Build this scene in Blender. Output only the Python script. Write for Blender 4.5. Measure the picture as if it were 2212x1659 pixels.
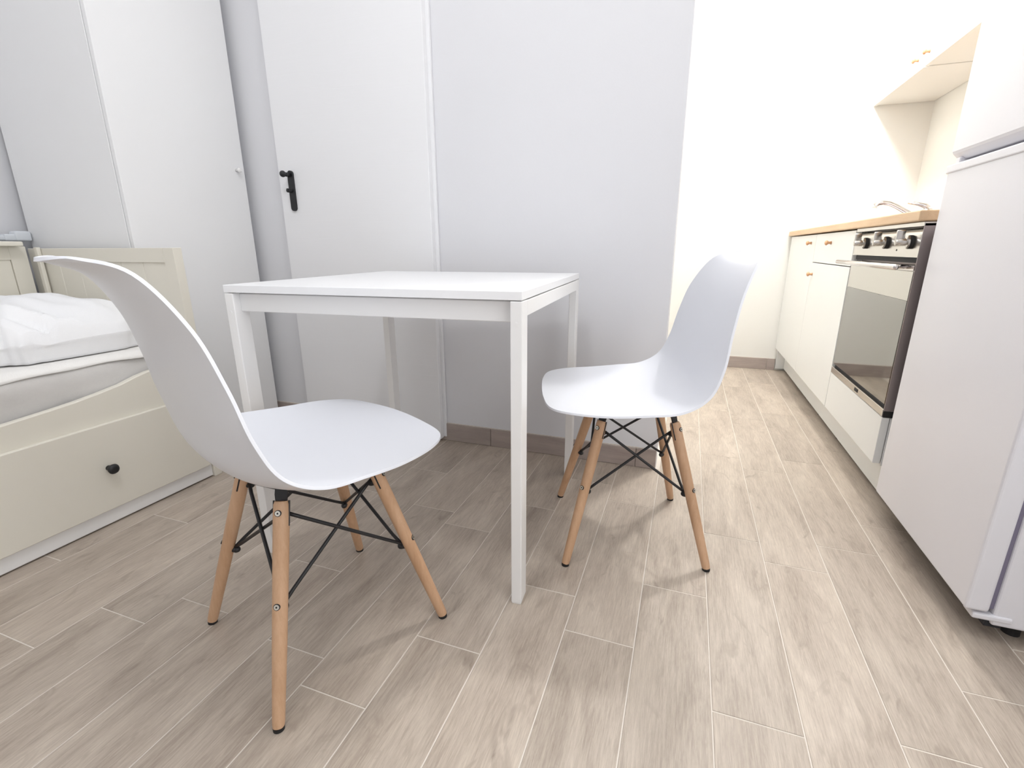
import bpy, bmesh, math, random
from mathutils import Vector, Matrix
random.seed(7)
for o in list(bpy.data.objects): bpy.data.objects.remove(o, do_unlink=True)
S = bpy.context.scene
C = S.collection

# ------------------------------------------------------------------ camera
cam_d = bpy.data.cameras.new('camera'); cam = bpy.data.objects.new('camera', cam_d); C.objects.link(cam)
Rv = Vector((0.94091522, 0.33862850, -0.00304590)); Uv = Vector((-0.08965733, 0.25777571, 0.96203599)); Fv = Vector((-0.32655796, 0.90492122, -0.27290562))
M = Matrix((Rv, Uv, -Fv)).transposed().to_4x4(); M.translation = (0, 0, 0.82)
cam.matrix_world = M
cam_d.sensor_fit = 'HORIZONTAL'; cam_d.sensor_width = 36; cam_d.lens = 16.8212; cam_d.clip_start = 0.02
S.camera = cam
# ------------------------------------------------------------------ world, lights, exposure
w = bpy.data.worlds.new('world'); S.world = w; w.use_nodes = True
w.node_tree.nodes['Background'].inputs[0].default_value = (0.80, 0.88, 1.0, 1)
w.node_tree.nodes['Background'].inputs[1].default_value = 0.4
def lamp(name, loc, power, col, rad, kind='POINT', size=None, rot=(0, 0, 0)):
    d = bpy.data.lights.new(name, kind); d.energy = power; d.color = col
    if kind == 'POINT': d.shadow_soft_size = rad
    else:
        d.shape = 'RECTANGLE'; d.size, d.size_y = size
    o = bpy.data.objects.new(name, d); o.location = loc; o.rotation_euler = rot; C.objects.link(o); return o
lamp('room_lamp', (-0.48, 0.40, 2.45), 19, (0.97, 0.98, 1.0), 0.09)
lamp('kitchen_lamp', (0.42, 2.62, 2.42), 66, (1.0, 0.99, 0.965), 0.07)
lamp('ceiling_fill', (-1.0, -0.2, 2.58), 10, (0.93, 0.96, 1.0), 0, 'AREA', (2.2, 2.2))  # added soft fill under the ceiling, standing in for bounce; no fitting there
lamp('right_fill', (1.20, -0.25, 1.30), 18, (0.93, 0.96, 1.0), 0, 'AREA', (1.5, 1.6), (0, math.radians(90), 0))  # added fill from the right wall to soften contrast; no known window
lamp('rear_fill', (-1.1, -2.15, 1.2), 1.5, (0.95, 0.97, 1.0), 0, 'AREA', (1.8, 1.8), (math.radians(90), 0, 0))  # weak fill added at the rear to lighten the wall under the table
S.view_settings.view_transform = 'Standard'; S.view_settings.look = 'None'
S.view_settings.exposure = 0.10; S.view_settings.gamma = 1.0; S.view_settings.use_curve_mapping = False

# ------------------------------------------------------------------ materials
def mat(name, col, rough=0.5, metal=0.0, spec=0.5, noise=0.0, nscale=(8, 8, 8), bump=0.0, bscale=200.0, coat=0.0, trans=0.0):
    m = bpy.data.materials.new(name); m.use_nodes = True
    nt = m.node_tree; b = nt.nodes['Principled BSDF']
    b.inputs['Base Color'].default_value = (*col, 1); b.inputs['Roughness'].default_value = rough
    b.inputs['Metallic'].default_value = metal; b.inputs['Specular IOR Level'].default_value = spec
    b.inputs['Coat Weight'].default_value = coat; b.inputs['Coat Roughness'].default_value = 0.08
    tc = nt.nodes.new('ShaderNodeTexCoord')
    if noise:
        mp = nt.nodes.new('ShaderNodeMapping'); mp.inputs['Scale'].default_value = nscale
        n = nt.nodes.new('ShaderNodeTexNoise'); n.inputs['Scale'].default_value = 1; n.inputs['Detail'].default_value = 5
        mx = nt.nodes.new('ShaderNodeMix'); mx.data_type = 'RGBA'
        mx.inputs[6].default_value = (*[c * (1 - noise) for c in col], 1); mx.inputs[7].default_value = (*[min(1, c * (1 + noise)) for c in col], 1)
        nt.links.new(tc.outputs['Object'], mp.inputs[0]); nt.links.new(mp.outputs[0], n.inputs[0])
        nt.links.new(n.outputs[0], mx.inputs[0]); nt.links.new(mx.outputs[2], b.inputs['Base Color'])
    if bump:
        n2 = nt.nodes.new('ShaderNodeTexNoise'); n2.inputs['Scale'].default_value = bscale; n2.inputs['Detail'].default_value = 4
        bp = nt.nodes.new('ShaderNodeBump'); bp.inputs['Strength'].default_value = bump; bp.inputs['Distance'].default_value = 0.002
        nt.links.new(tc.outputs['Object'], n2.inputs[0]); nt.links.new(n2.outputs[0], bp.inputs['Height']); nt.links.new(bp.outputs[0], b.inputs['Normal'])
    return m
def wood(name, c1, c2, axis, rough=0.5, fine=90.0, knots=False, rnd=False, speck=0.0):
    """grain running along `axis` of the object's own space"""
    m = bpy.data.materials.new(name); m.use_nodes = True; nt = m.node_tree; N = nt.nodes; L = nt.links
    b = N['Principled BSDF']; b.inputs['Roughness'].default_value = rough
    tc = N.new('ShaderNodeTexCoord'); vec = tc.outputs['Object']
    if rnd:
        oi = N.new('ShaderNodeObjectInfo'); mu = N.new('ShaderNodeMath'); mu.operation = 'MULTIPLY'; mu.inputs[1].default_value = 37.0
        L.new(oi.outputs['Random'], mu.inputs[0]); ad = N.new('ShaderNodeVectorMath'); ad.operation = 'ADD'
        L.new(vec, ad.inputs[0]); L.new(mu.outputs[0], ad.inputs[1]); vec = ad.outputs[0]
    def noise(sc_long, sc_cross, detail, dist=0.0, rg=0.5):
        mp = N.new('ShaderNodeMapping'); sc = [sc_cross] * 3; sc[axis] = sc_long; mp.inputs['Scale'].default_value = sc
        n = N.new('ShaderNodeTexNoise'); n.inputs['Scale'].default_value = 1; n.inputs['Detail'].default_value = detail
        n.inputs['Distortion'].default_value = dist; n.inputs['Roughness'].default_value = rg
        L.new(vec, mp.inputs[0]); L.new(mp.outputs[0], n.inputs[0]); return n.outputs[0]
    big = noise(3.2, 15.0, 5, 0.5, 0.62); fin = noise(fine * 0.06, fine, 7, 0.15, 0.78)
    r1 = N.new('ShaderNodeMapRange'); r1.inputs[1].default_value = 0.33; r1.inputs[2].default_value = 0.66; L.new(big, r1.inputs[0])
    r2 = N.new('ShaderNodeMapRange'); r2.inputs[1].default_value = 0.32 + speck * .6; r2.inputs[2].default_value = 0.72 - speck; L.new(fin, r2.inputs[0])
    a = N.new('ShaderNodeMath'); a.operation = 'MULTIPLY_ADD'; a.inputs[1].default_value = 0.55; L.new(r1.outputs[0], a.inputs[0])
    a2 = N.new('ShaderNodeMath'); a2.operation = 'MULTIPLY'; a2.inputs[1].default_value = 0.45; L.new(r2.outputs[0], a2.inputs[0]); L.new(a2.outputs[0], a.inputs[2])
    mx = N.new('ShaderNodeMix'); mx.data_type = 'RGBA'; mx.inputs[6].default_value = (*c1, 1); mx.inputs[7].default_value = (*c2, 1)
    L.new(a.outputs[0], mx.inputs[0]); col = mx.outputs[2]
    if knots:
        kn = noise(7.0, 17.0, 3, 1.5, 0.6); rk = N.new('ShaderNodeMapRange'); rk.inputs[1].default_value = 0.60; rk.inputs[2].default_value = 0.78; L.new(kn, rk.inputs[0])
        mk = N.new('ShaderNodeMath'); mk.operation = 'MULTIPLY'; L.new(rk.outputs[0], mk.inputs[0]); L.new(r2.outputs[0], mk.inputs[1])
        m3 = N.new('ShaderNodeMix'); m3.data_type = 'RGBA'; m3.inputs[7].default_value = (c1[0] * 0.62, c1[1] * 0.58, c1[2] * 0.55, 1)
        L.new(mk.outputs[0], m3.inputs[0]); L.new(col, m3.inputs[6]); col = m3.outputs[2]
    if rnd:
        hv = N.new('ShaderNodeHueSaturation'); mr = N.new('ShaderNodeMapRange'); mr.inputs[3].default_value = 0.93; mr.inputs[4].default_value = 1.06
        L.new(oi.outputs['Random'], mr.inputs[0]); L.new(mr.outputs[0], hv.inputs['Value']); L.new(col, hv.inputs['Color']); col = hv.outputs[0]
    L.new(col, b.inputs['Base Color'])
    bp = N.new('ShaderNodeBump'); bp.inputs['Strength'].default_value = 0.25; bp.inputs['Distance'].default_value = 0.001
    L.new(fin, bp.inputs['Height']); L.new(bp.outputs[0], b.inputs['Normal'])
    return m
def embossed(name, col):
    """white door foil with a faint pressed grain running across the leaf"""
    m = bpy.data.materials.new(name); m.use_nodes = True; nt = m.node_tree; N = nt.nodes; L = nt.links
    b = N['Principled BSDF']; b.inputs['Base Color'].default_value = (*col, 1); b.inputs['Roughness'].default_value = 0.45
    tc = N.new('ShaderNodeTexCoord'); mp = N.new('ShaderNodeMapping'); mp.inputs['Scale'].default_value = (3.0, 3.0, 42.0)
    n = N.new('ShaderNodeTexNoise'); n.inputs['Scale'].default_value = 1; n.inputs['Detail'].default_value = 5; n.inputs['Distortion'].default_value = 1.2
    bp = N.new('ShaderNodeBump'); bp.inputs['Strength'].default_value = 0.35; bp.inputs['Distance'].default_value = 0.0015
    L.new(tc.outputs['Object'], mp.inputs[0]); L.new(mp.outputs[0], n.inputs[0]); L.new(n.outputs[0], bp.inputs['Height']); L.new(bp.outputs[0], b.inputs['Normal'])
    return m
W_WALL = mat('wall_paint', (0.765, 0.765, 0.79), 0.9, noise=0.015, nscale=(2, 2, 2), bump=0.12, bscale=120)
W_KIT = mat('kitchen_wall_paint', (0.85, 0.84, 0.80), 0.9, bump=0.1, bscale=120)
W_CEIL = mat('ceiling_paint', (0.90, 0.90, 0.90), 0.9, bump=0.05, bscale=100)
GROUT = mat('grout', (0.72, 0.66, 0.59), 0.9, noise=0.06, nscale=(30, 30, 30))
TILE = wood('wood_look_tile', (0.310, 0.250, 0.202), (0.600, 0.518, 0.432), 1, 0.45, 300, True, True, 0.09)
SKIRT_X = wood('skirting_tile_x', (0.33, 0.27, 0.245), (0.50, 0.43, 0.39), 0, 0.45, 110, False, True)
SKIRT_Y = wood('skirting_tile_y', (0.33, 0.27, 0.245), (0.50, 0.43, 0.39), 1, 0.45, 110, False, True)
SHELL = mat('white_plastic', (0.80, 0.812, 0.86), 0.33, spec=0.5, bump=0.015, bscale=300)
BEECH = wood('beech', (0.50, 0.29, 0.16), (0.69, 0.45, 0.29), 2, 0.45, 160)
BLACK = mat('black_powder_coat', (0.012, 0.012, 0.014), 0.45, bump=0.05, bscale=400)
RUBBER = mat('black_rubber', (0.015, 0.014, 0.014), 0.8, bump=0.1)
STEEL = mat('brushed_steel', (0.60, 0.58, 0.55), 0.22, 1.0, noise=0.02, nscale=(4, 4, 200))
CHROME = mat('chrome', (0.66, 0.63, 0.62), 0.08, 1.0, bump=0.01)
SCREW = mat('zinc_screw', (0.75, 0.73, 0.66), 0.3, 1.0, bump=0.02)
DSTEEL = mat('dull_side_steel', (0.33, 0.29, 0.29), 0.4, 1.0, bump=0.02)
TABLE = mat('white_melamine', (0.90, 0.90, 0.91), 0.35, bump=0.02, bscale=300)
FRAME = mat('white_powder_coat', (0.88, 0.87, 0.86), 0.38, bump=0.02, bscale=400)
BEDW = mat('cream_lacquer', (0.79, 0.755, 0.665), 0.42, noise=0.02, nscale=(5, 5, 5), bump=0.02)
WARD = mat('white_foil', (0.87, 0.87, 0.875), 0.4, noise=0.01, nscale=(3, 3, 3), bump=0.02)
DOORM = embossed('door_foil', (0.87, 0.87, 0.885))
FRIDGE = mat('white_enamel', (0.80, 0.79, 0.83), 0.28, bump=0.04, bscale=260)
FGAS = mat('door_gasket', (0.22, 0.20, 0.28), 0.6, bump=0.02)
KITW = mat('white_kitchen_front', (0.85, 0.855, 0.84), 0.4, bump=0.02)
OAK = wood('oak_laminate', (0.61, 0.41, 0.24), (0.74, 0.54, 0.35), 1, 0.5, 120)
KNOBW = wood('turned_wood', (0.60, 0.30, 0.15), (0.72, 0.42, 0.24), 0, 0.4, 140)
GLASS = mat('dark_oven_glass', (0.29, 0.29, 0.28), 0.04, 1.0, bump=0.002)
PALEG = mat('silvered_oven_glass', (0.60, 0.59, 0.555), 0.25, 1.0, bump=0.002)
LINEN = mat('white_cotton', (0.90, 0.90, 0.91), 0.85, bump=0.3, bscale=500)
SHEET = mat('grey_white_sheet', (0.88, 0.86, 0.83), 0.9, bump=0.4, bscale=350)
MATT = mat('grey_mattress_cover', (0.66, 0.64, 0.62), 0.9, noise=0.08, nscale=(12, 12, 30), bump=0.4, bscale=350)
PIPE = mat('pipe_plastic', (0.72, 0.75, 0.79), 0.35, bump=0.02)
DARKGAP = mat('shadow_gap_black', (0.02, 0.02, 0.025), 0.7, bump=0.02)

# ------------------------------------------------------------------ mesh helpers
def new(name, bm, m, parent=None, loc=(0, 0, 0), rz=0.0, smooth=False, mats=None):
    me = bpy.data.meshes.new(name); bm.normal_update(); bm.to_mesh(me); bm.free()
    for x in (mats or [m]): me.materials.append(x)
    if smooth:
        for f in me.polygons: f.use_smooth = True
    o = bpy.data.objects.new(name, me); C.objects.link(o); o.location = loc; o.rotation_euler = (0, 0, rz)
    if parent: o.parent = parent
    return o
def bx(bm, a, b, bev=0.0, seg=2, mi=0):
    lo = Vector([min(a[i], b[i]) for i in range(3)]); hi = Vector([max(a[i], b[i]) for i in range(3)])
    r = bmesh.ops.create_cube(bm, size=1.0, matrix=Matrix.Translation((lo + hi) / 2) @ Matrix.Diagonal((*(hi - lo), 1)))
    vs = r['verts']; es = list({e for v in vs for e in v.link_edges}); fs = {f for v in vs for f in v.link_faces}
    for f in fs: f.material_index = mi
    if bev > 0:
        q = bmesh.ops.bevel(bm, geom=es, offset=bev, segments=seg, affect='EDGES', profile=0.5)
        for f in q['faces']: f.material_index = mi
    return bm
def box(a, b, bev=0.0, seg=2): return bx(bmesh.new(), a, b, bev, seg)
def rod(bm, a, b, r1, r2=None, n=14, caps=True, mi=0):
    a = Vector(a); b = Vector(b); r2 = r1 if r2 is None else r2; d = (b - a); L_ = d.length
    q = d.to_track_quat('Z', 'Y').to_matrix().to_4x4()
    r = bmesh.ops.create_cone(bm, cap_ends=caps, segments=n, radius1=r1, radius2=r2, depth=L_, matrix=Matrix.Translation((a + b) / 2) @ q)
    for f in {f for v in r['verts'] for f in v.link_faces}: f.material_index = mi
    return bm
def lathe(bm, prof, axis=(0, 0, 1), org=(0, 0, 0), n=24):
    """prof: list of (radius, height along axis)"""
    q = Vector(axis).to_track_quat('Z', 'Y').to_matrix(); org = Vector(org); rings = []
    for r, hgt in prof:
        rings.append([bm.verts.new(org + q @ Vector((r * math.cos(2 * math.pi * i / n), r * math.sin(2 * math.pi * i / n), hgt))) for i in range(n)])
    for a, b in zip(rings, rings[1:]):
        for i in range(n): bm.faces.new((a[i], a[(i + 1) % n], b[(i + 1) % n], b[i]))
    bm.faces.new(rings[0][::-1]); bm.faces.new(rings[-1]); return bm
def tube(bm, pts, rad, n=12):
    pts = [Vector(p) for p in pts]; rings = []
    up = Vector((0, 0, 1))
    for i, p in enumerate(pts):
        t = (pts[min(i + 1, len(pts) - 1)] - pts[max(i - 1, 0)]).normalized()
        s = t.cross(up if abs(t.z) < 0.95 else Vector((1, 0, 0))).normalized(); u = s.cross(t)
        rr = rad[i] if isinstance(rad, (list, tuple)) else rad
        rings.append([bm.verts.new(p + s * rr * math.cos(2 * math.pi * k / n) + u * rr * math.sin(2 * math.pi * k / n)) for k in range(n)])
    for a, b in zip(rings, rings[1:]):
        for k in range(n): bm.faces.new((a[k], a[(k + 1) % n], b[(k + 1) % n], b[k]))
    bm.faces.new(rings[0][::-1]); bm.faces.new(rings[-1]); bmesh.ops.recalc_face_normals(bm, faces=bm.faces); return bm
def thing(name, label, cat, loc=(0, 0, 0), rz=0.0, group=None):
    o = bpy.data.objects.new(name, None); C.objects.link(o); o.location = loc; o.rotation_euler = (0, 0, rz); o.empty_display_size = 0.1
    o['label'] = label; o['category'] = cat
    if group: o['group'] = group
    return o
def tag(o, label, cat, group=None):
    o['label'] = label; o['category'] = cat
    if group: o['group'] = group
    return o
def struct(o, label=None):
    o['kind'] = 'structure'
    if label: o['label'] = label
    return o
def smooth_edges(o, ang=40):
    for f in o.data.polygons: f.use_smooth = True
    try: o.data.set_sharp_from_angle(angle=math.radians(ang))
    except Exception: pass
    return o

# ------------------------------------------------------------------ room shell
XL, XR, YB, YK, YW, XC, ZC = -2.52, 1.22, -2.2, 3.66, 1.775, -0.053, 2.6
floor = struct(new('floor', box((XL, YB, -0.08), (XR, YK, -0.0010)), GROUT), 'pale grout floor laid with narrow wood-look tiles')
struct(new('ceiling', box((XL - 0.1, YB - 0.1, ZC), (XR + 0.1, YK + 0.1, ZC + 0.1)), W_CEIL), 'plain white ceiling')
struct(new('wall_left', box((XL - 0.1, YB - 0.1, -0.08), (XL, YW + 0.12, ZC)), W_WALL), 'pale lilac-grey wall behind the daybed')
struct(new('wall_front', box((XL, YW, -0.08), (XC, YW + 0.12, ZC), 0.004, 2), W_WALL), 'pale grey wall behind the table, ending at the kitchen')
struct(new('wall_back', box((-0.7, YK, -0.08), (XR + 0.1, YK + 0.1, ZC)), W_KIT), 'bright white end wall of the kitchen')
struct(new('wall_kitchen_left', box((-0.8, YW + 0.12, -0.08), (-0.7, YK + 0.1, ZC)), W_KIT), 'white side wall of the kitchen, hidden behind the grey wall')
struct(new('wall_right', box((XR, YB - 0.1, -0.08), (XR + 0.1, YK, ZC)), W_KIT), 'white wall behind the kitchen units and the fridge')
struct(new('wall_rear', box((XL, YB - 0.1, -0.08), (XR, YB, ZC)), W_WALL), 'white wall behind the viewer')

# ------------------------------------------------------------------ floor tiles
TW, TL, TX0 = 0.150926, 0.6082, -0.340530
phase = {-8: 5.93, -7: 2.88, -6: 3.73, -4: 1.69, -3: 4.12, -2: 3.68, -1: 4.91, 0: 6.48, 1: 5.74, 2: 7.16, 3: 5.08, 4: 8.50, 5: 5.35, 6: 6.44}
g2 = 0.0013
def tile_mesh(x0, x1, y0, y1):
    bm = bmesh.new(); c = 0.0009
    a = [bm.verts.new(v) for v in ((x0, y0, -0.0012), (x1, y0, -0.0012), (x1, y1, -0.0012), (x0, y1, -0.0012))]
    b = [bm.verts.new(v) for v in ((x0, y0, -0.0006), (x1, y0, -0.0006), (x1, y1, -0.0006), (x0, y1, -0.0006))]
    t = [bm.verts.new(v) for v in ((x0 + c, y0 + c, 0), (x1 - c, y0 + c, 0), (x1 - c, y1 - c, 0), (x0 + c, y1 - c, 0))]
    for i in range(4):
        j = (i + 1) % 4
        bm.faces.new((a[i], a[j], b[j], b[i])); bm.faces.new((b[i], b[j], t[j], t[i]))
    bm.faces.new(t); return bm
cache = {}
for k in range(-15, 11):
    xa, xb = TX0 + k * TW + g2, TX0 + (k + 1) * TW - g2
    xa, xb = max(xa, XL), min(xb, XR)
    if xb - xa < 0.01: continue
    ph = phase.get(k, random.uniform(0, 4.03)) * TW
    y = ph - TL * math.ceil((ph - YB) / TL)
    while y < YK:
        ya, yb = max(y + g2, YB), min(y + TL - g2, YK)
        if xb <= XC + 0.02 or xa < XC - 0.02:
            if xb <= XC + 0.02: yb = min(yb, YW)
        if yb - ya > 0.01:
            hw, hl = (xb - xa) / 2, (yb - ya) / 2; key = (round(hw, 4), round(hl, 4)); cx, cy = (xa + xb) / 2, (ya + yb) / 2
            if key in cache:
                o = bpy.data.objects.new('tile', cache[key]); C.objects.link(o); o.location = (cx, cy, 0); o.parent = floor
            else:
                o = new('tile', tile_mesh(-hw, hw, -hl, hl), TILE, floor, (cx, cy, 0)); cache[key] = o.data
        y += TL
# skirting: one base strip, tiles on it as its parts
def skirting(name, label, x0, x1, y, joints, zt=0.078):
    s = struct(new(name, box((x0, y - 0.002, 0), (x1, y + 0.002, zt + 0.002)), GROUT), label)
    xs = [x0] + joints + [x1]
    for a, b in zip(xs, xs[1:]):
        new('skirting_tile', box((-(b - a) / 2 + 0.001, -0.008, 0.0005), ((b - a) / 2 - 0.001, -0.0015, zt), 0.0012, 1), SKIRT_X, s, ((a + b) / 2, y, 0))
    return s
skirting('baseboard_front', 'grey-brown tile skirting along the grey wall under the table', XL + 0.01, XC - 0.001, YW - 0.002, [-1.94, -1.34, -0.735, -0.13])
skirting('baseboard_back', 'grey-brown tile skirting at the foot of the kitchen end wall', -0.69, 0.618, YK - 0.002, [-0.64, -0.035, 0.567])

# ------------------------------------------------------------------ door (open leaf standing flat against the wall)
bm = box((-1.678, 1.735, 0.014), (-0.957, 1.7605, 2.06), 0.0015, 1); bx(bm, (-1.668, 1.7605, 0.018), (-0.9445, 1.7735, 2.055), 0.001, 1)
door = struct(new('door_1', bm, DOORM), 'white interior door leaf with faint pressed wood grain and a black handle')
bm = bmesh.new(); N_ = 24
def stadium(bm, cx, cz, hw, hh, y0, y1, n=14):
    ring = []
    for s_, base in ((1, 0), (-1, math.pi)):
        for i in range(n + 1):
            a = base + math.pi * i / n; ring.append((cx + hw * math.cos(a), cz + s_ * (hh - hw) + hw * math.sin(a)))
    f = [bm.verts.new((x, y0, z)) for x, z in ring]; b = [bm.verts.new((x, y1, z)) for x, z in ring]; m_ = len(ring)
    bm.faces.new(f); bm.faces.new(b[::-1])
    for i in range(m_): bm.faces.new((f[i], b[i], b[(i + 1) % m_], f[(i + 1) % m_]))
    bmesh.ops.recalc_face_normals(bm, faces=bm.faces)
stadium(bm, -1.611, 1.056, 0.0135, 0.080, 1.726, 1.736)
hnd = smooth_edges(new('door_handle', bm, BLACK, door)); hnd['label'] = 'matt black handle on a long rounded plate'
bm = bmesh.new(); rod(bm, (-1.611, 1.727, 1.118), (-1.611, 1.690, 1.118), 0.0085, n=20)
bmesh.ops.create_uvsphere(bm, u_segments=20, v_segments=12, radius=0.0128, matrix=Matrix.Translation((-1.611, 1.688, 1.118)))
new('lever', bm, BLACK, hnd, smooth=True)
bm = bmesh.new(); rod(bm, (-1.611, 1.727, 1.056), (-1.611, 1.703, 1.056), 0.007, n=16); bx(bm, (-1.614, 1.700, 1.048), (-1.608, 1.712, 1.064), 0.002)
new('thumb_turn', bm, BLACK, hnd)

# ------------------------------------------------------------------ dining table
tb = thing('dining_table', 'square white dining table with slim white legs between the two chairs', 'table', (-0.305, 0.905, 0), math.radians(3.38))
TWd, TDp, TH = 0.742, 0.738, 0.738
new('tabletop', box((-TWd, 0, TH - 0.018), (0, TDp, TH), 0.0012, 2), TABLE, tb)
lw, ld, zt = 0.025, 0.045, TH - 0.0195
def leg_bm(x0, y0):
    bm = box((x0, y0, 0.003), (x0 + lw, y0 + ld, zt), 0.0022, 2); bx(bm, (x0 + 0.002, y0 + 0.002, 0), (x0 + lw - 0.002, y0 + ld - 0.002, 0.004)); return bm
for x0 in (-TWd, -lw):
    for y0 in (0, TDp - ld):
        lg = new('leg', leg_bm(x0, y0), FRAME, tb)
        yy = y0 - 0.0012 if y0 == 0 else y0 + ld + 0.0012
        b2 = bmesh.new(); rod(b2, (x0 + lw / 2, yy + (0.002 if y0 == 0 else -0.002), zt - 0.045), (x0 + lw / 2, yy, zt - 0.045), 0.0035, n=12); new('bolt', b2, FRAME, lg)
for x0 in (-TWd, -lw): new('side_rail', box((x0, ld - 0.001, zt - 0.034), (x0 + lw, TDp - ld + 0.001, zt - 0.001), 0.002, 2), FRAME, tb)
for y0 in (0.020, TDp - 0.035): new('rail', box((-TWd + lw - 0.001, y0, zt - 0.045), (-lw + 0.001, y0 + 0.015, zt - 0.002), 0.0015, 1), FRAME, tb)
b2 = bmesh.new(); lathe(b2, [(0.006, 0), (0.011, -0.004), (0.011, -0.008), (0.004, -0.010)][::-1], (0, 0, 1), (-0.09, 0.06, zt - 0.036)); new('grommet', b2, SCREW, tb, smooth=True)

# ------------------------------------------------------------------ moulded chairs
RIM = [(0, -.317, .810), (.088, -.286, .811), (.153, -.242, .791), (.195, -.201, .718), (.218, -.178, .635), (.236, -.162, .556), (.246, -.134, .495), (.251, -.078, .461), (.250, -.002, .452), (.243, .080, .446), (.223, .162, .445), (.181, .217, .444), (.100, .236, .446), (0, .240, .449)]
CEN = [(-.317, .810), (-.300, .806), (-.256, .782), (-.217, .712), (-.196, .628), (-.181, .545), (-.164, .468), (-.108, .428), (-.002, .416), (.080, .420), (.150, .429), (.200, .440), (.228, .446), (.240, .449)]
def cr(P, i, t):
    n = len(P); g = lambda k: P[k]
    def gg(k):
        if k < 0: return tuple([-P[1][0]] + list(P[1][1:])) if len(P[0]) == 3 else tuple(2 * P[0][j] - P[1][j] for j in range(2))
        if k >= n: return tuple([-P[n - 2][0]] + list(P[n - 2][1:])) if len(P[0]) == 3 else tuple(2 * P[n - 1][j] - P[n - 2][j] for j in range(2))
        return P[k]
    a, b, c, d = gg(i - 1), gg(i), gg(i + 1), gg(i + 2)
    return [.5 * ((2 * b[j]) + (-a[j] + c[j]) * t + (2 * a[j] - 5 * b[j] + 4 * c[j] - d[j]) * t * t + (-a[j] + 3 * b[j] - 3 * c[j] + d[j]) * t ** 3) for j in range(len(b))]
def make_shell():
    bm = bmesh.new(); rows = []; NX = 36
    for i in range(len(RIM) - 1):
        sub = 8
        for s_ in range(sub + (1 if i == len(RIM) - 2 else 0)):
            t = s_ / sub
            r = cr(RIM, i, t); c = cr(CEN, i, t)
            wd = max(r[0], 0.0)
            if (i == 0 and s_ == 0) or (i == len(RIM) - 2 and s_ == sub): rows.append([bm.verts.new((0, r[1], r[2]))]); continue
            row = []
            for k in range(NX + 1):
                u = math.sin((k / NX - 0.5) * math.pi)  # denser near the rim
                f = 1 - abs(u) ** 2.3
                row.append(bm.verts.new((u * wd, r[1] + (c[0] - r[1]) * f, r[2] + (c[1] - r[2]) * f)))
            rows.append(row)
    for a, b in zip(rows, rows[1:]):
        if len(a) == 1:
            for k in range(NX): bm.faces.new((a[0], b[k + 1], b[k]))
        elif len(b) == 1:
            for k in range(NX): bm.faces.new((a[k], a[k + 1], b[0]))
        else:
            for k in range(NX): bm.faces.new((a[k], a[k + 1], b[k + 1], b[k]))
    bmesh.ops.recalc_face_normals(bm, faces=bm.faces)
    # make sure the sitting side is "up" at the seat
    bm.faces.ensure_lookup_table(); f = min(bm.faces, key=lambda q: (q.calc_center_median() - Vector((0, 0, .413))).length)
    if f.normal.z < 0: bmesh.ops.reverse_faces(bm, faces=bm.faces)
    o = new('shell', bm, SHELL, None, smooth=True)
    m = o.modifiers.new('thickness', 'SOLIDIFY'); m.thickness = 0.0052; m.offset = -1
    b = o.modifiers.new('round', 'BEVEL'); b.width = 0.0022; b.segments = 3; b.limit_method = 'ANGLE'; b.angle_limit = math.radians(50)
    return o
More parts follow.
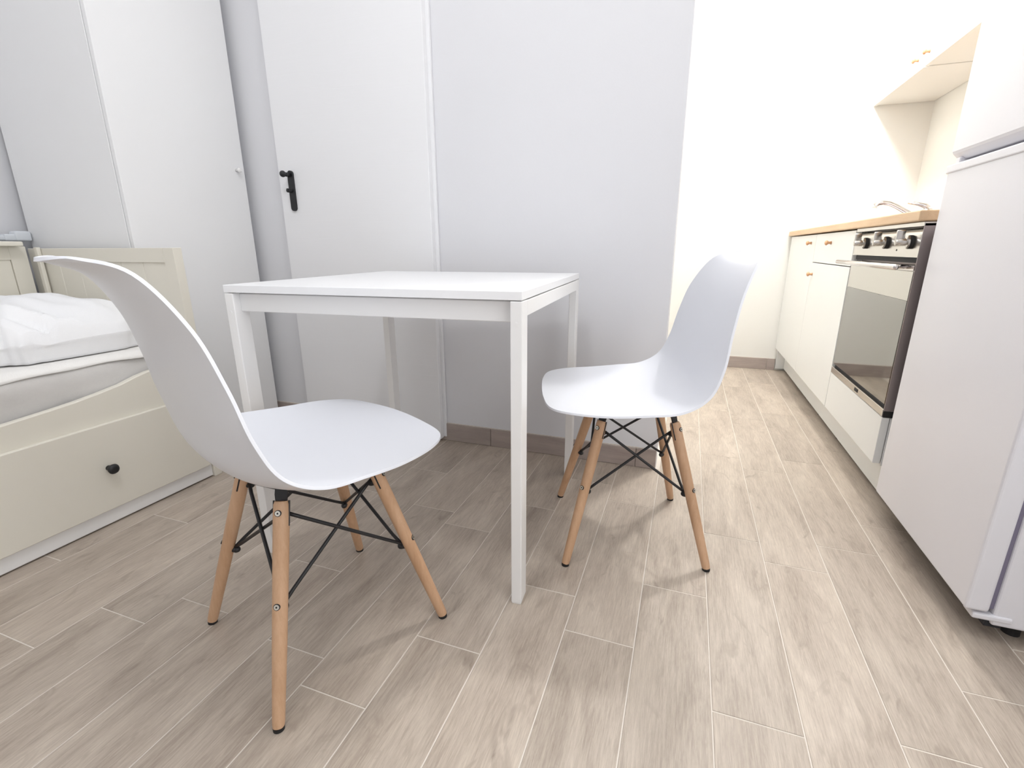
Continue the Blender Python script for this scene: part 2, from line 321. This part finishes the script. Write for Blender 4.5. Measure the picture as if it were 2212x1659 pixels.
def make_chair(name, label, loc, rz):
    t = thing(name, label, 'chair', loc, rz, 'moulded chairs at the table')
    sh = make_shell(); sh.parent = t
    legs = {}
    for sx in (-1, 1):
        for sy in (-1, 1):
            top = Vector((sx * .094, sy * .094, .380)); ft = Vector((sx * .185, sy * .185, .006))
            bm = bmesh.new(); d = (top - ft)
            prof = [(0.0, .0098), (.02, .0108), (.35, .0128), (.75, .0140), (.93, .0142), (.985, .0136), (1.0, .0115)]
            tube(bm, [ft + d * a for a, _ in prof], [r for _, r in prof], 20)
            lg = new('leg', bm, BEECH, t); smooth_edges(lg, 50)
            bm = bmesh.new(); dn = d.normalized(); tube(bm, [ft - Vector((0, 0, .006)), ft + dn * .0015], [.0098, .0100], 18)
            new('rubber_foot', bm, RUBBER, lg)
            legs[(sx, sy)] = (top, ft, lg)
            # screws on the outer face
            out = Vector((sx, sy, 0)).normalized(); out = (out - dn * out.dot(dn)).normalized()
            for zf in (.361, .206):
                a = (zf - ft.z) / (top.z - ft.z); p_ = ft + d * a; rr = .0140 if zf > .3 else .0134
                bm = bmesh.new(); rod(bm, p_ + out * (rr - .003), p_ + out * (rr + .0006), .0060, n=20, mi=1); rod(bm, p_ + out * (rr), p_ + out * (rr + .0014), .0048, n=20, mi=0)
                rod(bm, p_ + out * (rr + .0010), p_ + out * (rr + .0017), .0018, n=6, mi=1)
                new('screw', bm, SCREW, lg, mats=[SCREW, BLACK])
            # dark saw slot at the leg head that takes the bracket tongue
            side = out.cross(dn); bm = bmesh.new(); a0 = top - dn * .045; a1 = top + dn * .0006
            for sgn in (-1, 1):
                c0 = a0 + side * sgn * .0139; c1 = a1 + side * sgn * .0139
                rod(bm, c0, c1, .0016, n=6)
            new('slot', bm, BLACK, lg)
    bm = bmesh.new()
    for (sx, sy), (top, ft, lg) in legs.items():
        o_ = Vector((sx, sy, 0)).normalized(); s_ = Vector((-sy, sx, 0)).normalized()
        dn = (top - ft).normalized()
        path = [Vector((0, 0, .4035)), top + Vector((0, 0, .0235)) - o_ * .022, top + Vector((0, 0, .0225)) - o_ * .008, top + dn * .012 + o_ * .001, top - dn * .012]
        hwid = [.011, .011, .0115, .0115, .009]; th = .0018; rings = []
        for i, p_ in enumerate(path):
            tt = (path[min(i + 1, 4)] - path[max(i - 1, 0)]).normalized(); nn = s_.cross(tt).normalized()
            rings.append([bm.verts.new(p_ + s_ * hwid[i] * a + nn * th * b) for a, b in ((-1, -1), (1, -1), (1, 1), (-1, 1))])
        for a, b in zip(rings, rings[1:]):
            for k in range(4): bm.faces.new((a[k], a[(k + 1) % 4], b[(k + 1) % 4], b[k]))
        bm.faces.new(rings[0][::-1]); bm.faces.new(rings[-1])
    for sx, sy in ((1, 1), (1, -1), (-1, 1), (-1, -1)): rod(bm, (sx * .07, sy * .07, .402), (sx * .07, sy * .07, .416 if sy < 0 else .414), .008, n=12)
    bmesh.ops.recalc_face_normals(bm, faces=bm.faces)
    new('bracket', bm, BLACK, t)
    def on(l, z): top, ft, _ = legs[l]; return ft + (top - ft) * ((z - ft.z) / (top.z - ft.z))
    order = [(1, 1), (-1, 1), (-1, -1), (1, -1)]
    for i in range(4):
        for a, b, off in ((order[i], order[(i + 1) % 4], .003), (order[(i + 1) % 4], order[i], -.003)):
            pa = on(a, .352); pb = on(b, .196)
            ia = -Vector((a[0], a[1], 0)).normalized(); ib = -Vector((b[0], b[1], 0)).normalized()
            mid = (pa + pb) / 2; outw = Vector((mid.x, mid.y, 0)).normalized() * off
            pa2 = pa + ia * .0165; pb2 = pb + ib * .0165
            bm = bmesh.new(); dd = (pb2 - pa2)
            tube(bm, [pa2 + outw * .3, pa2 + dd * .1 + outw, pa2 + dd * .9 + outw, pb2 + outw * .3, pb2 + Vector((0, 0, -.008)) + ib * .001], .0036, 10)
            new('brace', bm, BLACK, t, smooth=True)
    for l in order:
        for z in (.190, .345):
            p_ = on(l, z); i_ = -Vector((l[0], l[1], 0)).normalized()
            bm = bmesh.new(); rod(bm, p_ + i_ * .010, p_ + i_ * .020, .0055, .0075, n=12)
            bmesh.ops.create_uvsphere(bm, u_segments=12, v_segments=8, radius=.0070, matrix=Matrix.Translation(p_ + i_ * .021))
            new('clip', bm, BLACK, t, smooth=True)
    return t, sh
ch1, sh1 = make_chair('dining_chair', 'white moulded chair with beech legs nearer the viewer, its back towards the daybed', (-.708, .714, 0), math.radians(66.6 - 90))
sh1.location = (0.0, -.0125, 0); sh1.rotation_euler = (0, 0, math.radians(2.2))
ch2, sh2 = make_chair('dining_chair', 'white moulded chair with beech legs at the kitchen end of the table, facing left', (-.116, 1.317, 0), math.radians(196.25 - 90))
sh2.location = (0.0, .014, 0)

# ------------------------------------------------------------------ wardrobe
wd = thing('wardrobe', 'tall white wardrobe with one small white knob, standing past the daybed', 'wardrobe', (-2.165, 1.478, 0))
def L(v, t): return (v[0] - t.location[0], v[1] - t.location[1], v[2])
def part(name, a, b, m, t, bev=0.001, seg=1): return new(name, box(L(a, t), L(b, t), bev, seg), m, t)
part('body', (-2.462, 1.215, 0.06), (-1.891, 1.740, 2.28), WARD, wd)
part('plinth', (-2.455, 1.222, 0.0), (-1.93, 1.733, 0.06), WARD, wd)
wdoor = part('door', (-1.888, 1.2165, 0.058), (-1.870, 1.7385, 2.26), WARD, wd, 0.0015, 2)
bm = bmesh.new(); lathe(bm, [(.006, 0), (.005, .008), (.0095, .016), (.0100, .021), (.006, .025)], (1, 0, 0), L((-1.870, 1.697, 1.146), wd), 20)
new('knob', bm, FRAME, wdoor, smooth=True)

# ------------------------------------------------------------------ daybed
bed = thing('daybed', 'cream white wooden daybed with wavy front rail and drawer along the left wall', 'bed', (-2.0, 0.15, 0))
XF, Y0, Y1 = -1.600, -0.90, 1.16
wave = [(-.90, .44), (-.72, .438), (-.62, .425), (-.50, .405), (-.30, .390), (0, .385), (.40, .385), (.626, .387), (.735, .395), (.80, .401), (.86, .409), (.925, .420), (.975, .434), (1.01, .441), (1.06, .445), (1.16, .446)]
bm = bmesh.new(); fr, bk = [], []
def rail_ring(x): return [[bm.verts.new(L((x, y, .09), bed)) for y, z in wave], [bm.verts.new(L((x, y, z), bed)) for y, z in wave]]
A_, B_ = rail_ring(XF - .016), rail_ring(XF - .036)
for i in range(len(wave) - 1):
    bm.faces.new((A_[0][i], A_[0][i + 1], A_[1][i + 1], A_[1][i])); bm.faces.new((B_[0][i + 1], B_[0][i], B_[1][i], B_[1][i + 1]))
    bm.faces.new((A_[1][i], A_[1][i + 1], B_[1][i + 1], B_[1][i])); bm.faces.new((A_[0][i + 1], A_[0][i], B_[0][i], B_[0][i + 1]))
for i in (0, len(wave) - 1): bm.faces.new((A_[0][i], A_[1][i], B_[1][i], B_[0][i]))
bmesh.ops.recalc_face_normals(bm, faces=bm.faces)
rl = smooth_edges(new('side_rail', bm, BEDW, bed), 35)
m = rl.modifiers.new('round', 'BEVEL'); m.width = 0.0035; m.segments = 3; m.limit_method = 'ANGLE'; m.angle_limit = math.radians(60)
dk, dn_ = (-.45, .48), None
for i, (ya, yb, ky) in enumerate(((.515, 1.150, .832), (-.135, .510, .19), (-.785, -.140, -.46))):
    dr = part('drawer', (XF - .016, ya, .052), (XF, yb, .318), BEDW, bed, 0.0025, 3)
    bm = bmesh.new(); lathe(bm, [(.008, 0), (.0075, .010), (.0135, .018), (.0155, .024), (.0130, .029), (.006, .031)], (1, 0, 0), L((XF, ky, .184), bed), 24)
    kb = new('knob', bm, BLACK, dr, smooth=True); kb['label'] = 'black round knob'
part('plinth_rail', (XF - .030, Y0, .004), (XF - .012, Y1, .050), FRAME, bed, 0.003, 2)
def panel(name, plane, a0, a1, z0, z1, at, th, m, t, stile, nplank, rail_t):
    """frame-and-plank panel; plane 'x' = lies in a Y-constant plane, 'y' = X-constant plane"""
    def P(u, v, z): return L((u, at + v, z), t) if plane == 'x' else L((at + v, u, z), t)
    sgn = -1 if plane == 'x' else 1
    bm = bmesh.new()
    for aa, bb, za, zb in ((a0, a0 + stile, z0, z1), (a1 - stile, a1, z0, z1), (a0 + stile, a1 - stile, z1 - rail_t, z1), (a0 + stile, a1 - stile, z0, z0 + rail_t)):
        bx(bm, P(aa, 0, za), P(bb, -sgn * th, zb), 0.0012, 1)
    fr_ = new(name, bm, m, t)
    wdt = (a1 - a0 - 2 * stile) / nplank
    for k in range(nplank):
        u0 = a0 + stile + k * wdt
        new('plank', box(P(u0 + .0006, -sgn * .005, z0 + rail_t - .002), P(u0 + wdt - .0006, -sgn * (th - .004), z1 - rail_t + .002), 0.0022, 1), m, fr_)
    return fr_
panel('head_panel', 'x', -2.385, -1.603, .0, .825, Y1, .030, BEDW, bed, .050, 6, .048)
panel('foot_panel', 'x', -2.385, -1.603, .0, .825, Y0, .030, BEDW, bed, .050, 6, .048)
panel('back_panel', 'y', Y0 + .03, 1.138, .0, .832, -2.350, .028, BEDW, bed, .050, 14, .048)
part('ledge', (-2.400, Y0 + .03, .832), (-2.300, 1.112, .8495), BEDW, bed, 0.005, 3)
part('post', (-2.321, 1.146, 0), (-2.3005, 1.1590, .829), BEDW, bed, 0.003, 2)
part('slat_base', (-2.38, Y0 + .03, .24), (XF - .04, Y1 - .002, .26), BEDW, bed)

def soft_box(x0, x1, y0, y1, z0, z1, nx, ny, nz, fn, name, m, mi_fn=None, mats=None):
    bm = bmesh.new(); grid = {}
    def v(i, j, k):
        key = (i, j, k)
        if key not in grid: grid[key] = bm.verts.new(fn(x0 + (x1 - x0) * i / nx, y0 + (y1 - y0) * j / ny, z0 + (z1 - z0) * k / nz, i / nx, j / ny, k / nz))
        return grid[key]
    def quad(a, b, c, d, mi): f = bm.faces.new((a, b, c, d)); f.material_index = mi
    for i in range(nx):
        for j in range(ny):
            quad(v(i, j, 0), v(i, j + 1, 0), v(i + 1, j + 1, 0), v(i + 1, j, 0), 0); quad(v(i, j, nz), v(i + 1, j, nz), v(i + 1, j + 1, nz), v(i, j + 1, nz), 0)
    for i in range(nx):
        for k in range(nz):
            quad(v(i, 0, k), v(i + 1, 0, k), v(i + 1, 0, k + 1), v(i, 0, k + 1), 0); quad(v(i, ny, k), v(i, ny, k + 1), v(i + 1, ny, k + 1), v(i + 1, ny, k), 0)
    for j in range(ny):
        for k in range(nz):
            quad(v(0, j, k), v(0, j, k + 1), v(0, j + 1, k + 1), v(0, j + 1, k), 0); quad(v(nx, j, k), v(nx, j + 1, k), v(nx, j + 1, k + 1), v(nx, j, k + 1), 0)
    bmesh.ops.recalc_face_normals(bm, faces=bm.faces)
    return new(name, bm, m, None, smooth=True, mats=mats)
def mattress_fn(x, y, z, u, v, t):
    r = .032; cx = max(min(x, -1.648 - r), -2.297 + r); cy = max(min(y, Y1 - .005 - r), Y0 + .035 + r); cz = max(min(z, .500 - r), .262 + .02)
    d = Vector((x - cx, y - cy, z - cz))
    if d.length > 1e-6:
        mxl = max(abs(d.x), abs(d.y), abs(d.z)); rr = r if z > .35 else .02
        q = Vector((cx, cy, cz)) + d.normalized() * min(rr, max(mxl, 0)) if True else d
    else: q = Vector((x, y, z))
    wv = .0035 * math.sin(y * 9 + z * 30) + .003 * math.sin(y * 23 + z * 11 + x * 7) * (1 if u > .9 else .4)
    if u > .9: q.x += wv
    if t > .99: q.z += .003 * math.sin(x * 11) * math.cos(y * 8)
    return q
mt = soft_box(-2.297, -1.648, Y0 + .035, Y1 - .005, .262, .500, 26, 70, 12, mattress_fn, 'mattress', MATT)
tag(mt, 'thick mattress with greyish side and cream white top lying in the daybed', 'mattress')
def sheet_fn(i, j, nx, ny):
    u, v = i / nx, j / ny; y = Y0 + .04 + (Y1 - .012 - Y0 - .04) * v
    s = u * .80  # distance over the mattress from the back to the front edge
    edge = .652 + .003 * math.sin(y * 13) + .002 * math.sin(y * 31 + 1)
    s = u * edge; flat = .615; r = .034
    if s < flat: return Vector((-2.292 + s, y, .5035 + .003 * math.sin((-2.292 + s) * 11) * math.cos(y * 8)))
    a = (s - flat) / r
    if a < math.pi / 2: return Vector((-2.292 + flat + r * math.sin(a), y, .5035 - r + r * math.cos(a)))
    return Vector((-2.292 + flat + r + .003, y, .5035 - r - (s - flat - r * math.pi / 2)))
bm = bmesh.new(); nx, ny = 60, 110; G = [[bm.verts.new(sheet_fn(i, j, nx, ny)) for j in range(ny + 1)] for i in range(nx + 1)]
for i in range(nx):
    for j in range(ny): bm.faces.new((G[i][j], G[i + 1][j], G[i + 1][j + 1], G[i][j + 1]))
sheet = new('fitted_sheet', bm, SHEET, mt, smooth=True); m = sheet.modifiers.new('t', 'SOLIDIFY'); m.thickness = .0015; m.offset = 1
sheet['label'] = 'cream white sheet over the top of the mattress'

# pillow
def pillow():
    """low side wall, a wavy seam edge, and a plump dome with creases above it"""
    L1, L2, h0, Hd = .300, .212, .052, .118
    def spw(c, e): return math.copysign(abs(c) ** e, c)
    bm = bmesh.new(); nu = 128; rings = []
    def ring(rad, zf):
        row = []
        for i in range(nu):
            th = 2 * math.pi * i / nu; q = .36 + .5 * max(0, 1 - rad) ; cx, cy = spw(math.cos(th), min(q, 1)), spw(math.sin(th), min(q, 1))
            w_ = (.005 * math.sin(11 * th + 1) + .003 * math.sin(23 * th)) * rad ** 6
            x, y = (L1 + w_) * cx * rad, (L2 + w_) * cy * rad
            row.append(bm.verts.new((x, y, max(0, zf(x / L1, y / L2, th)))))
        rings.append(row)
    for r_ in (.02, .5, .9, .965): ring(r_, lambda a, b, t: 0)
    for k in range(1, 6):
        f = k / 6; ring(.965 + .030 * math.sin(f * math.pi / 2), lambda a, b, t, f=f: f * h0)
    ring(1.006, lambda a, b, t: h0 * (1.0 + .06 * math.sin(9 * t) + .05 * math.sin(17 * t + 1)))
    ring(1.000, lambda a, b, t: h0 * (1.0 + .06 * math.sin(9 * t) + .05 * math.sin(17 * t + 1)) + .004)
    def dome(a, b, t):
        s_ = max(abs(a), abs(b)) * .8 + .2 * min(1, math.hypot(a, b) / 1.25); s_ = min(1, s_)
        z = h0 + Hd * (1 - s_ ** 2.6) ** .62
        e = 1 - s_ ** 4
        z += e * (.0045 * math.sin(9 * a + 5 * b) + .0035 * math.sin(15 * b - 7 * a + 1))
        edge = s_ ** 3 * (1 - s_ ** 12)
        z += edge * (.004 * math.sin(9 * a + 2) * (abs(b) > abs(a) * .7) + .004 * math.sin(8 * b + .5))
        z -= .016 * math.exp(-((a * .8 - b * .9 - 1.18) / .055) ** 2) * edge * 2.2
        z += .018 * math.exp(-((a * .8 - b * .9 - 1.02) / .07) ** 2) * edge * 2.0
        return z
    for k in range(1, 26):
        ring(.992 * (1 - (k / 26.0) ** 1.25), dome)
    for a, b in zip(rings, rings[1:]):
        for i in range(nu): bm.faces.new((a[i], a[(i + 1) % nu], b[(i + 1) % nu], b[i]))
    bm.faces.new(rings[0][::-1]); bm.faces.new(rings[-1])
    bmesh.ops.recalc_face_normals(bm, faces=bm.faces)
    return new('pillow', bm, LINEN, None, (-2.005, .930, .5088), 0, True)
pl = pillow(); tag(pl, 'plump white pillow with soft creases on the daybed against its end panel', 'pillow')

# conduit behind the daybed
pp = thing('wall_pipe', 'pale plastic pipe with a chunky end fitting on the wall above the daybed back', 'pipe', (-2.45, 0.6, .868))
bm = bmesh.new(); bx(bm, (-.030, -1.2, -.014), (.004, .575, .005), .005, 3); new('pipe', bm, PIPE, pp)
bm = bmesh.new(); bx(bm, (-.032, .560, -.016), (.012, .612, .022), .008, 4); bx(bm, (-.031, .53, -.015), (.008, .57, .010), .005, 3); new('fitting', bm, PIPE, pp)
smooth_edges(pp.children[0]); smooth_edges(pp.children[1])

# ------------------------------------------------------------------ fridge
fg = thing('fridge', 'tall white fridge-freezer at the right edge, nearest the viewer of the kitchen row', 'fridge', (.92, 1.395, 0))
part('body', (.668, 1.128, .048), (1.20, 1.662, 1.76), FRIDGE, fg, .006, 3)
part('gasket', (.655, 1.134, .085), (.670, 1.656, 1.75), FGAS, fg, 0)
part('lower_door', (.615, 1.122, .080), (.657, 1.667, 1.012), FRIDGE, fg, .007, 4)
bm = bmesh.new()
prof = [(.615, 1.78), (.615, 1.056), (.618, 1.050), (.634, 1.034), (.640, 1.036), (.657, 1.036), (.657, 1.78)]  # lip that slopes back into a finger grip
a_ = [bm.verts.new(L((x, 1.122, z), fg)) for x, z in prof]; b_ = [bm.verts.new(L((x, 1.667, z), fg)) for x, z in prof]
bm.faces.new(a_); bm.faces.new(b_[::-1])
for i in range(len(prof)): bm.faces.new((a_[i], b_[i], b_[(i + 1) % len(prof)], a_[(i + 1) % len(prof)]))
bmesh.ops.recalc_face_normals(bm, faces=bm.faces)
fd = new('freezer_door', bm, FRIDGE, fg); m = fd.modifiers.new('r', 'BEVEL'); m.width = .004; m.segments = 3; m.limit_method = 'ANGLE'
part('door_cap', (.612, 1.119, 1.004), (.657, 1.670, 1.024), FRIDGE, fg, .003, 2)
part('hinge', (.622, 1.630, 1.020), (.660, 1.652, 1.040), FRIDGE, fg, .002, 1)
part('bottom_hinge', (.632, 1.1245, .060), (.700, 1.165, .074), FRIDGE, fg, .004, 2)
part('bottom_trim', (.660, 1.135, .040), (.690, 1.655, .062), DARKGAP, fg)
for xx, yy in ((.74, 1.19), (.74, 1.60), (1.15, 1.19), (1.15, 1.60)):
    bm = bmesh.new(); rod(bm, L((xx, yy, 0), fg), L((xx, yy, .049), fg), .016, .014, n=16); new('foot', bm, RUBBER, fg)

# ------------------------------------------------------------------ kitchen base run
KX = .605
def turned_knob(t, at, parent, r=.0115, L_=.026, m=KNOBW):
    bm = bmesh.new(); lathe(bm, [(r * .62, 0), (r * .48, L_ * .30), (r * .55, L_ * .48), (r * .98, L_ * .68), (r, L_ * .84), (r * .55, L_)], (-1, 0, 0), L(at, t), 20)
    k = new('knob', bm, m, parent, smooth=True); return k
# wall filler at the far end
fl = part_o = new('filler_panel', box((.622, 3.640, .014), (1.215, 3.656, .886), .001, 1), KITW); tag(fl, 'narrow white filler panel where the kitchen run meets the end wall', 'panel')
cab1 = thing('base_cabinet', 'white base cabinet with one tall door beside the kitchen end wall', 'cabinet', (.92, 3.295, 0))
part('carcass', (.628, 2.964, .150), (1.215, 3.636, .886), KITW, cab1)
d1 = part('door', (KX, 2.9635, .158), (.626, 3.640, .884), KITW, cab1, .0012, 2); turned_knob(cab1, (KX, 3.055, .842), d1)
cab2 = thing('base_cabinet', 'white base cabinet with a drawer above a door, left of the oven', 'cabinet', (.92, 2.635, 0))
part('carcass', (.628, 2.312, .150), (1.215, 2.959, .886), KITW, cab2)
d2 = part('drawer', (KX, 2.3105, .7465), (.626, 2.9605, .884), KITW, cab2, .0012, 2); turned_knob(cab2, (KX, 2.655, .840), d2)
d3 = part('door', (KX, 2.3105, .158), (.626, 2.9605, .7425), KITW, cab2, .0012, 2); turned_knob(cab2, (KX, 2.925, .686), d3)
for t_, ys in ((cab1, (3.60, 3.0)), (cab2, (2.70, 2.36))):
    for yy in ys:
        bm = bmesh.new(); rod(bm, L((.700, yy, 0), t_), L((.700, yy, .152), t_), .008, n=12); rod(bm, L((.700, yy, 0), t_), L((.700, yy, .010), t_), .016, n=16); new('foot', bm, RUBBER, t_)
pln = new('plinth_board', box((.672, 1.705, .018), (.686, 3.638, .149), .001, 1), KITW); tag(pln, 'long white plinth board under the kitchen cabinets', 'plinth')
wt = thing('worktop', 'light oak laminate worktop over the oven and white cabinets', 'worktop', (.91, 2.68, .90))
new('slab', box(tuple(a - b for a, b in zip((.588, 1.702, .8895), wt.location)), tuple(a - b for a, b in zip((1.217, 3.652, .9185), wt.location)), .004, 3), OAK, wt)
# sink, sunk in the worktop
sk = thing('sink', 'inset steel kitchen sink on the worktop below the tap', 'sink', (.92, 2.95, .9185))
bm = bmesh.new(); bx(bm, (-.21, -.24, 0), (.20, -.22, .004), .001); bx(bm, (-.21, .22, 0), (.20, .24, .004), .001); bx(bm, (-.21, -.22, 0), (-.19, .22, .004), .001); bx(bm, (.12, -.22, 0), (.20, .22, .004), .001); new('rim', bm, STEEL, sk)
new('bowl', box((-.19, -.22, 0), (.12, .22, .0012)), DSTEEL, sk)
# tap
tp = thing('tap', 'chrome mixer tap with long curved spout above the oak worktop', 'tap', (1.08, 3.05, .9225))
bm = bmesh.new(); lathe(bm, [(.026, 0), (.026, .006), (.021, .012), (.020, .060), (.022, .066), (.018, .080)], (0, 0, 1), (0, 0, 0), 24); new('body', bm, CHROME, tp, smooth=True)
bm = bmesh.new(); lv = [(0, .0, .080), (-.01, .004, .092), (-.035, .014, .102), (-.075, .03, .112)]; tube(bm, lv, [.014, .012, .008, .006], 14); new('lever', bm, CHROME, tp, smooth=True)
sp = [(-.01, 0, .035), (-.045, .004, .045), (-.085, .010, .068), (-.125, .016, .094), (-.155, .020, .109), (-.180, .024, .114), (-.200, .027, .112), (-.212, .029, .104), (-.214, .029, .092)]
bm = bmesh.new(); tube(bm, sp, [.012, .0115, .011, .0105, .010, .010, .0105, .011, .012], 16); new('spout', bm, CHROME, tp, smooth=True)

# ------------------------------------------------------------------ oven / cooker
ov = thing('oven', 'stainless steel built-in oven with three knobs and mirrored glass door', 'oven', (.92, 2.005, 0))
YA, YZ = 1.706, 2.306
part('body', (.640, YA + .004, .318), (1.20, YZ - .002, .884), DSTEEL, ov)
part('side_trim', (KX + .001, YA, .318), (.660, YA + .004, .884), DSTEEL, ov, .0006)
part('top_trim', (KX, YA, .876), (.640, YZ - .002, .8885), STEEL, ov, .0012)
bm = bmesh.new()   # control panel with a rounded top edge
prof = [(.640, .8735), (.627, .8735), (.616, .870), (.609, .863), (.606, .853), (.605, .845), (.605, .791), (.640, .791)]
a_ = [bm.verts.new(L((x, YA + .001, z), ov)) for x, z in prof]; b_ = [bm.verts.new(L((x, YZ - .004, z), ov)) for x, z in prof]
bm.faces.new(a_); bm.faces.new(b_[::-1])
for i in range(len(prof)): bm.faces.new((a_[i], b_[i], b_[(i + 1) % len(prof)], a_[(i + 1) % len(prof)]))
bmesh.ops.recalc_face_normals(bm, faces=bm.faces); cp = smooth_edges(new('control_panel', bm, STEEL, ov), 45)
part('vent_gap', (KX + .012, YA + .004, .775), (.640, YZ - .006, .792), DARKGAP, ov, 0)
for ky in (2.165, 1.962, 1.770):
    kn = bmesh.new(); lathe(kn, [(.0195, 0), (.0195, .007), (.016, .009)], (-1, 0, 0), L((KX, ky, .834), ov), 28)
    k = new('knob', kn, RUBBER, cp, smooth=False); k = smooth_edges(k)
    kn = bmesh.new(); lathe(kn, [(.0182, .008), (.0178, .0125), (.0105, .014), (.0100, .036), (.0085, .039)], (-1, 0, 0), L((KX, ky, .834), ov), 24)
    bx(kn, L((KX - .040, ky - .0045, .824), ov), L((KX - .018, ky + .0045, .868), ov), .003, 3); smooth_edges(new('knob_grip', kn, STEEL, cp))
bm = bmesh.new(); rod(bm, L((KX - .0008, 1.868, .811), ov), L((KX, 1.868, .811), ov), .003, n=12); new('indicator', bm, RUBBER, cp)
dr_ = part('door', (KX + .004, YA + .004, .350), (.638, YZ - .006, .768), STEEL, ov, .001)
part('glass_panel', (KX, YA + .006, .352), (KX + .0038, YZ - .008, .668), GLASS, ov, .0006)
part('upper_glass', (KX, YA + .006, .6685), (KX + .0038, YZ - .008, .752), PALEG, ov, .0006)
part('handle_rail', (KX - .001, YA + .006, .754), (KX + .0038, YZ - .008, .768), CHROME, ov, .0008)
bm = bmesh.new(); tube(bm, [L((KX - .046, y, .7645), ov) for y in (YA - .006, YA, 2.0, YZ - .002, YZ + .004)], [.006, .0085, .0085, .0085, .006], 18)
for y in (YA + .06, YZ - .06): rod(bm, L((KX - .046, y, .7645), ov), L((KX + .004, y, .7635), ov), .006, n=14)
new('handle', bm, CHROME, ov, smooth=True)
part('lower_gap', (KX + .010, YA + .004, .336), (.640, YZ - .004, .352), DARKGAP, ov, 0)
bt = part('bottom_trim', (KX - .002, YA + .002, .314), (KX + .030, YZ - .004, .3385), STEEL, ov, .0015, 2)
part('badge', (KX - .0035, 1.950, .321), (KX - .0018, 1.984, .333), RUBBER, ov, .0008)
part('side_foot', (KX + .001, YA - .001, .312), (.640, YA + .004, .332), RUBBER, ov, .0006)
od = thing('base_cabinet', 'low white cabinet front directly below the oven', 'cabinet', (.92, 2.005, 0))
part('carcass', (.628, YA + .002, .150), (1.215, YZ, .310), KITW, od)
part('drawer', (KX, YA + .001, .158), (.626, YZ - .001, .311), KITW, od, .0012, 2)
bm = bmesh.new(); rod(bm, L((.700, 1.76, 0), od), L((.700, 1.76, .152), od), .008, n=12); rod(bm, L((.700, 1.76, 0), od), L((.700, 1.76, .010), od), .016, n=16); new('foot', bm, RUBBER, od)

# ------------------------------------------------------------------ wall cabinets
UX = .926
for nm, lab, ya, yb, ky, zb in (('wall_cabinet', 'white wall cabinet over the sink, the one touching the kitchen end wall', 2.990, 3.655, 3.070, 1.612),
                                ('wall_cabinet', 'white wall cabinet over the oven, partly hidden by the fridge', 2.300, 2.985, 2.950, 1.614)):
    t_ = thing(nm, lab, 'cabinet', (1.07, (ya + yb) / 2, zb))
    def Z(v): return (v[0] - t_.location[0], v[1] - t_.location[1], v[2] - t_.location[2])
    new('carcass', box(Z((UX + .020, ya, zb)), Z((1.218, yb, 2.32)), .001, 1), KITW, t_)
    dd = new('door', box(Z((UX, ya + .0008, zb - .003)), Z((UX + .018, yb - .0008, 2.32)), .0012, 2), KITW, t_)
    bm = bmesh.new(); r, L_ = .0115, .026; lathe(bm, [(r * .62, 0), (r * .48, L_ * .30), (r * .55, L_ * .48), (r * .98, L_ * .68), (r, L_ * .84), (r * .55, L_)], (-1, 0, 0), Z((UX, ky, 1.662)), 20)
    new('knob', bm, KNOBW, dd, smooth=True)
bpy.context.view_layer.update()
